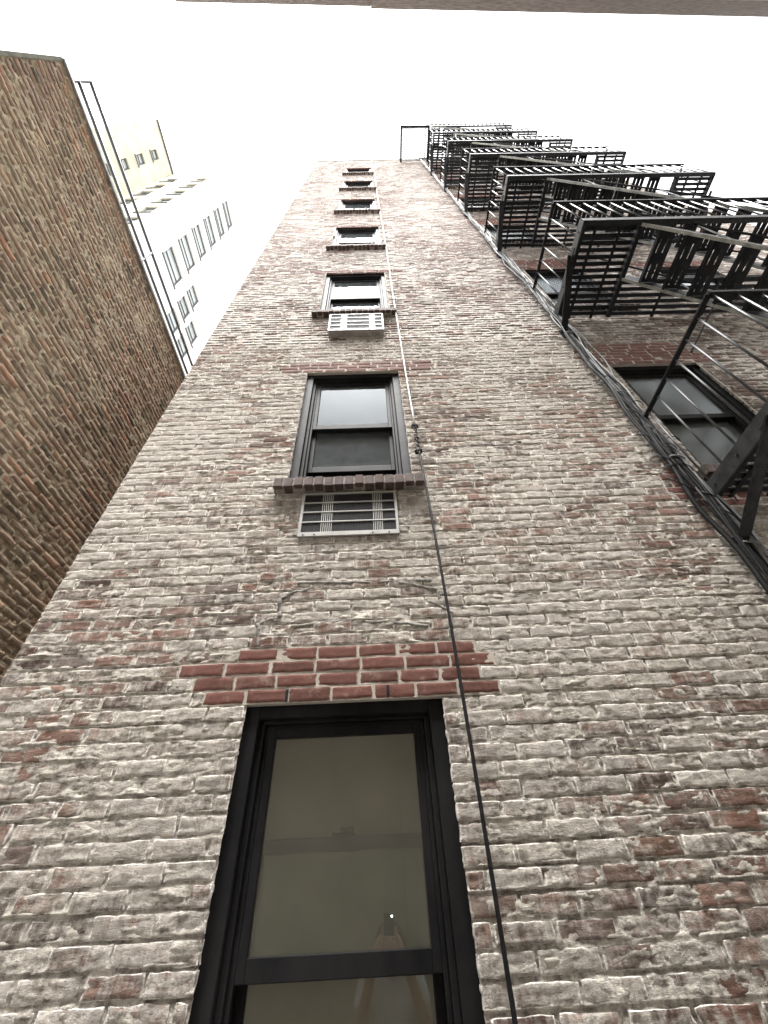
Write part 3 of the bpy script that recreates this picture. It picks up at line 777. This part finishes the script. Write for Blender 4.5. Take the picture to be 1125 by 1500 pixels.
# ------------------------------------------------------------------ far pale tower block
A = 12.5
tw = empty('apartment_tower', (-A-4, 9, GZ), 'tall pale tower block with white and cream walls beyond the low building', 'building'); TO = Vector(tw.location)
A2 = 1.409*A; TY = .426*A; TZ = 3.97*A; TY0 = 1.65; TY1 = 22
def tower_wall(fn, u0, u1, z0, z1, holes, mat, name):
    us = sorted({u0, u1, *[h[0] for h in holes], *[h[1] for h in holes]}); zs = sorted({z0, z1, *[h[2] for h in holes], *[h[3] for h in holes]})
    b = MB()
    for i in range(len(us)-1):
        for j in range(len(zs)-1):
            um, zm = (us[i]+us[i+1])/2, (zs[j]+zs[j+1])/2
            if any(h[0] < um < h[1] and h[2] < zm < h[3] for h in holes): continue
            b.add([fn(us[i],zs[j],0), fn(us[i+1],zs[j],0), fn(us[i+1],zs[j+1],0), fn(us[i],zs[j+1],0)], [(0,1,2,3)])
    for (a, c, d, e) in holes:                           # reveals
        q = [(a,d),(c,d),(c,e),(a,e)]
        for k in range(4):
            (p0, p1), (q0, q1) = q[k], q[(k+1) % 4]
            b.add([fn(p0,p1,0), fn(q0,q1,0), fn(q0,q1,-.22), fn(p0,p1,-.22)], [(0,1,2,3)])
    b.build(name, mat, tw, TO)
    for (a, c, d, e) in holes:
        f = MB(); t = .09
        def bx(u0_, u1_, z0_, z1_, n0, n1):
            P_ = [fn(u, z, n) for n in (n0, n1) for u, z in ((u0_,z0_),(u1_,z0_),(u1_,z1_),(u0_,z1_))]
            f.add(P_, [(3,2,1,0),(4,5,6,7),(0,1,5,4),(1,2,6,5),(2,3,7,6),(3,0,4,7)])
        bx(a, a+t, d, e, -.2, -.10); bx(c-t, c, d, e, -.2, -.10); bx(a+t, c-t, d, d+t, -.2, -.10); bx(a+t, c-t, e-t, e, -.2, -.10); bx(a+t, c-t, (d+e)/2-.04, (d+e)/2+.04, -.19, -.11)
        bx(a-.08, c+.08, d-.12, d-.001, -.2, .06)
        wn = f.build('window', M['towerframe'], tw, TO)
        f = MB(); bx(a+t, c-t, d+t, e-t, -.17, -.155); f.build('pane', M['towerglass'], wn)
        wn.children[0].data.transform(Matrix.Translation(-TO))
s = NT('tower_glass'); s.p(color=s.mix(s.noise(.6, 3), (.16,.19,.20), (.50,.55,.55)), rough=.12, spec=.8); M['towerglass'] = s.m  # panes paled in the base colour for the sky they reflect
hw1 = [(.555*A, .711*A, (2.373+.2515*k)*A, (2.523+.2515*k)*A) for k in range(0, 6)]
hw1 += [(.775*A, .873*A, a_*A, b_*A) for a_, b_ in ((1.98,2.10),(2.166,2.289),(2.351,2.472),(2.519,2.651))]
hw1 += [(.905*A, 1.005*A, a_*A, b_*A) for a_, b_ in ((1.80,1.92),(1.99,2.11),(2.165,2.285),(2.339,2.466))]
tower_wall(lambda u, z, n: (-A + n, u, z), TY, TY1, GZ, TZ*1.0, hw1, M['white_wall'], 'white_wall')
hw2 = [(x0*A, x1*A, (z0+.2515*k)*A, (z0+.155+.2515*k)*A) for (x0, x1, z0) in ((-1.165,-1.088,2.600),(-1.372,-1.29,2.600)) for k in range(-2, 5)]
tower_wall(lambda u, z, n: (u, TY - n, z), -A2, -A, GZ, TZ*1.0, hw2, M['cream_wall'], 'cream_return_wall')
hw3 = [(.272*A, .325*A, (z0)*A, (z0+.118)*A) for z0 in (2.655, 2.915, 3.172, 3.430, 3.688)]
tower_wall(lambda u, z, n: (-A2 + n, u, z), TY0, TY, GZ, TZ, hw3, M['cream_wall'], 'cream_wing_wall')
b = MB(); b.box((-A2-8, TY0+.01, GZ), (-A2-.25, TY+.25, TZ-.1)); b.box((-A2-8, TY+.25, GZ), (-A-.25, TY1, TZ-.1)); b.build('core', M['cream_wall'], tw, TO)
b = MB(); b.box((-A2-.2, TY0, TZ), (-A2+.12, TY+.3, TZ+.2)); b.tube([(-A2, TY-.8, TZ+.2), (-A2, TY-.8, TZ+3)], .05, 6); b.build('parapet', M['towerframe'], tw, TO)

# ------------------------------------------------------------------ low building behind the camera (only its roof line shows overhead)
ob = empty('alley_building', (1.5, -.62, GZ), 'long low building closing the alley behind, only its brown roof edge overhead', 'building'); OO = Vector(ob.location)
H2 = 7.0
def slab(p0, p1, z0, z1, dep, mat, name, grow=0):
    (xa_, ya_), (xb_, yb_) = p0, p1
    b = MB(); y0, y1 = ya_ + grow, yb_ + grow
    b.add([(xa_,y0,z0),(xb_,y1,z0),(xb_,-dep,z0),(xa_,-dep,z0),(xa_,y0,z1),(xb_,y1,z1),(xb_,-dep,z1),(xa_,-dep,z1)], [(0,1,2,3),(4,7,6,5),(0,4,5,1),(1,5,6,2),(2,6,7,3),(3,7,4,0)])
    b.build(name, mat, ob, OO)
slab((-1.9,-.664), (.139,-.622), GZ, 5.9, 6, M['stucco'], 'wall'); slab((.141,-.606), (6.0,-.497), GZ, 5.9, 6, M['stucco'], 'wall')
slab((-1.9,-.664), (.139,-.622), 5.905, H2, 6, M['browntop'], 'parapet', .0); slab((.141,-.606), (6.0,-.497), 5.905, H2, 6, M['browntop'], 'parapet', .0)

# ------------------------------------------------------------------ the photographer, seen only as a reflection in the lowest panes
ps = empty('person', (0, -.40, GZ), 'person in a white shirt holding a phone up, mirrored in the lowest window', 'person'); PO = Vector(ps.location)
skin = mat_plain('skin', (.55,.36,.27), .55, var=.08, scale=20); cloth = mat_plain('white_shirt_cloth', (.78,.78,.78), .9, var=.08, scale=12, bump=.004, bscale=14)
jean = mat_plain('dark_trouser_cloth', (.03,.035,.05), .9); hairm = mat_plain('dark_hair', (.015,.012,.010), .5, var=.4, scale=40)
def skinned(name, pts, edges, radii, mat, parent, sub=2):
    me = bpy.data.meshes.new(name); o3 = PO
    me.from_pydata([tuple(Vector(p) - o3) for p in pts], edges, []); me.update()
    o = bpy.data.objects.new(name, me); link(o, parent); me.materials.append(mat)
    m = o.modifiers.new('skin', 'SKIN'); m.use_smooth_shade = True
    if not me.skin_vertices: me.attributes  # layer is made by the modifier below
    sl = me.skin_vertices[0].data if me.skin_vertices else None
    if sl is None:
        bm_ = bmesh.new(); bm_.from_mesh(me); bm_.verts.layers.skin.verify(); bm_.to_mesh(me); bm_.free(); sl = me.skin_vertices[0].data
    for v, r in zip(sl, radii): v.radius = r if isinstance(r, tuple) else (r, r)
    sl[0].use_root = True
    m2 = o.modifiers.new('sub', 'SUBSURF'); m2.levels = sub; m2.render_levels = sub
    return o
g = lambda x, y, z: (x, y, GZ + z)
HD = 0.10                                            # hands meet the lower half of the phone
lens_dn = -up
def hand_pts(sx):
    palm = Vector((0, 0, 0)) + lens_dn * .115 + right * (sx * .050) - fwd * .012
    wr = palm + lens_dn * .075 + right * (sx * .035) - fwd * .035
    return palm, wr
pl, wl_ = hand_pts(-1); pr_, wr_ = hand_pts(1)
pts = [g(0,-.42,.95), g(0,-.42,1.12), g(0,-.42,1.28), g(0,-.41,1.42), g(0,-.39,1.50), g(0,-.375,1.575), g(0,-.375,1.66),
       g(-.18,-.41,1.40), tuple(Vector(g(-.235,-.30,1.19))), tuple(wl_), tuple(pl),
       g(.18,-.41,1.40), tuple(Vector(g(.235,-.30,1.19))), tuple(wr_), tuple(pr_),
       g(-.10,-.42,.88), g(-.11,-.41,.48), g(-.11,-.42,.08), g(-.12,-.30,.03), g(.10,-.42,.88), g(.11,-.41,.48), g(.11,-.42,.08), g(.12,-.30,.03)]
ed = [(0,1),(1,2),(2,3),(3,4),(4,5),(5,6),(3,7),(7,8),(8,9),(9,10),(3,11),(11,12),(12,13),(13,14),(0,15),(15,16),(16,17),(17,18),(0,19),(19,20),(20,21),(21,22)]
rad = [(.15,.11),(.13,.10),(.15,.11),(.13,.09),.055,(.075,.09),(.07,.085),.06,.045,.028,(.036,.016),.06,.045,.028,(.036,.016),.08,.055,.04,.035,.08,.055,.04,.035]
body = skinned('body', pts, ed, rad, skin, ps)
for sx, palm in ((-1, pl), (1, pr_)):
    for k in range(5):
        if k < 4:
            a0 = palm - lens_dn * (.012 + .0) + lens_dn * (.022*k - .03) + right*(sx*.004)
            q = [a0, a0 - right*sx*.004 + fwd*.014 - lens_dn*.004, a0 - right*sx*(.026+.004*(1.5-abs(k-1.5))) + fwd*.020, a0 - right*sx*(.040+.006*(1.5-abs(k-1.5))) + fwd*.0165]
            # the fingers lie behind the phone edge, below the lens
            q = [p - fwd*.020 for p in q]
        else:
            a0 = palm - fwd*.012 - lens_dn*.03; q = [a0, a0 - right*sx*.02 - fwd*.010 - lens_dn*.012, a0 - right*sx*.040 - fwd*.008 - lens_dn*.02]
        skinned('finger' if k < 4 else 'thumb', [tuple(p) for p in q], [(i, i+1) for i in range(len(q)-1)], [.0095]*(len(q)-1)+[.0075], skin, body, 1)
skinned('shirt', [g(0,-.42,.90), g(0,-.42,1.12), g(0,-.42,1.29), g(0,-.41,1.41), g(0,-.40,1.455), g(-.185,-.41,1.395), g(-.222,-.345,1.27), g(.185,-.41,1.395), g(.222,-.345,1.27)],
        [(0,1),(1,2),(2,3),(3,4),(3,5),(5,6),(3,7),(7,8)], [(.165,.125),(.145,.115),(.165,.125),(.145,.105),.075,.075,.065,.075,.065], cloth, ps)
skinned('trousers', [g(0,-.42,.95), g(-.10,-.42,.86), g(-.11,-.41,.48), g(-.11,-.42,.10), g(.10,-.42,.86), g(.11,-.41,.48), g(.11,-.42,.10)],
        [(0,1),(1,2),(2,3),(0,4),(4,5),(5,6)], [(.155,.118),.095,.07,.055,.095,.07,.055], jean, ps)
skinned('hair', [g(0,-.40,1.67), g(0,-.40,1.735), g(-.075,-.405,1.62), g(-.095,-.39,1.50), g(-.09,-.345,1.40), g(.075,-.405,1.62), g(.095,-.39,1.50), g(.09,-.345,1.40), g(0,-.45,1.60), g(0,-.47,1.45)],
        [(0,1),(0,2),(2,3),(3,4),(0,5),(5,6),(6,7),(0,8),(8,9)], [(.08,.09),.06,.04,.04,.025,.04,.04,.025,.07,.05], hairm, ps)
f = MB()
for sx in (-1, 1): f.tube([g(sx*.03,-.287,1.635), g(sx*.03,-.284,1.635)], .010, 8)
f.build('eye', mat_plain('eye_dark', (.05,.03,.02), .2), ps, PO)
skinned('nose', [g(0,-.288,1.63), g(0,-.275,1.60), g(0,-.285,1.59)], [(0,1),(1,2)], [.010,.014,.010], skin, body, 1)
f = MB(); f.tube([g(-.024,-.288,1.558), g(0,-.282,1.556), g(.024,-.288,1.558)], .006, 8); f.build('mouth', mat_plain('lips', (.35,.14,.12), .5), ps, PO)

ph = empty('phone', tuple(-fwd*.006 + lens_dn*.06), 'dark phone held up in two hands, mirrored in the lowest window', 'phone'); o3 = Vector(ph.location)
b = MB(); c0 = -fwd*.006 + lens_dn*.055
b.bar(c0 - lens_dn*.073, c0 + lens_dn*.073, .071, .008, tuple(fwd)); b.build('body', mat_plain('phone_case', (.012,.012,.014), .6, spec=.2), ph, o3, bevel=.003)
b = MB(); c1 = -fwd*.0016 + right*.018 + lens_dn*.004; b.tube([c1 - fwd*.0004, c1 + fwd*.0008], .006, 14)
s = NT('phone_bright_dot'); s.bsdf.inputs['Emission Color'].default_value = (1,1,1,1); s.bsdf.inputs['Emission Strength'].default_value = 12.0  # glowing disc stands in for the bright dot beside the lens
b.build('bright_dot', s.m, ph, o3)
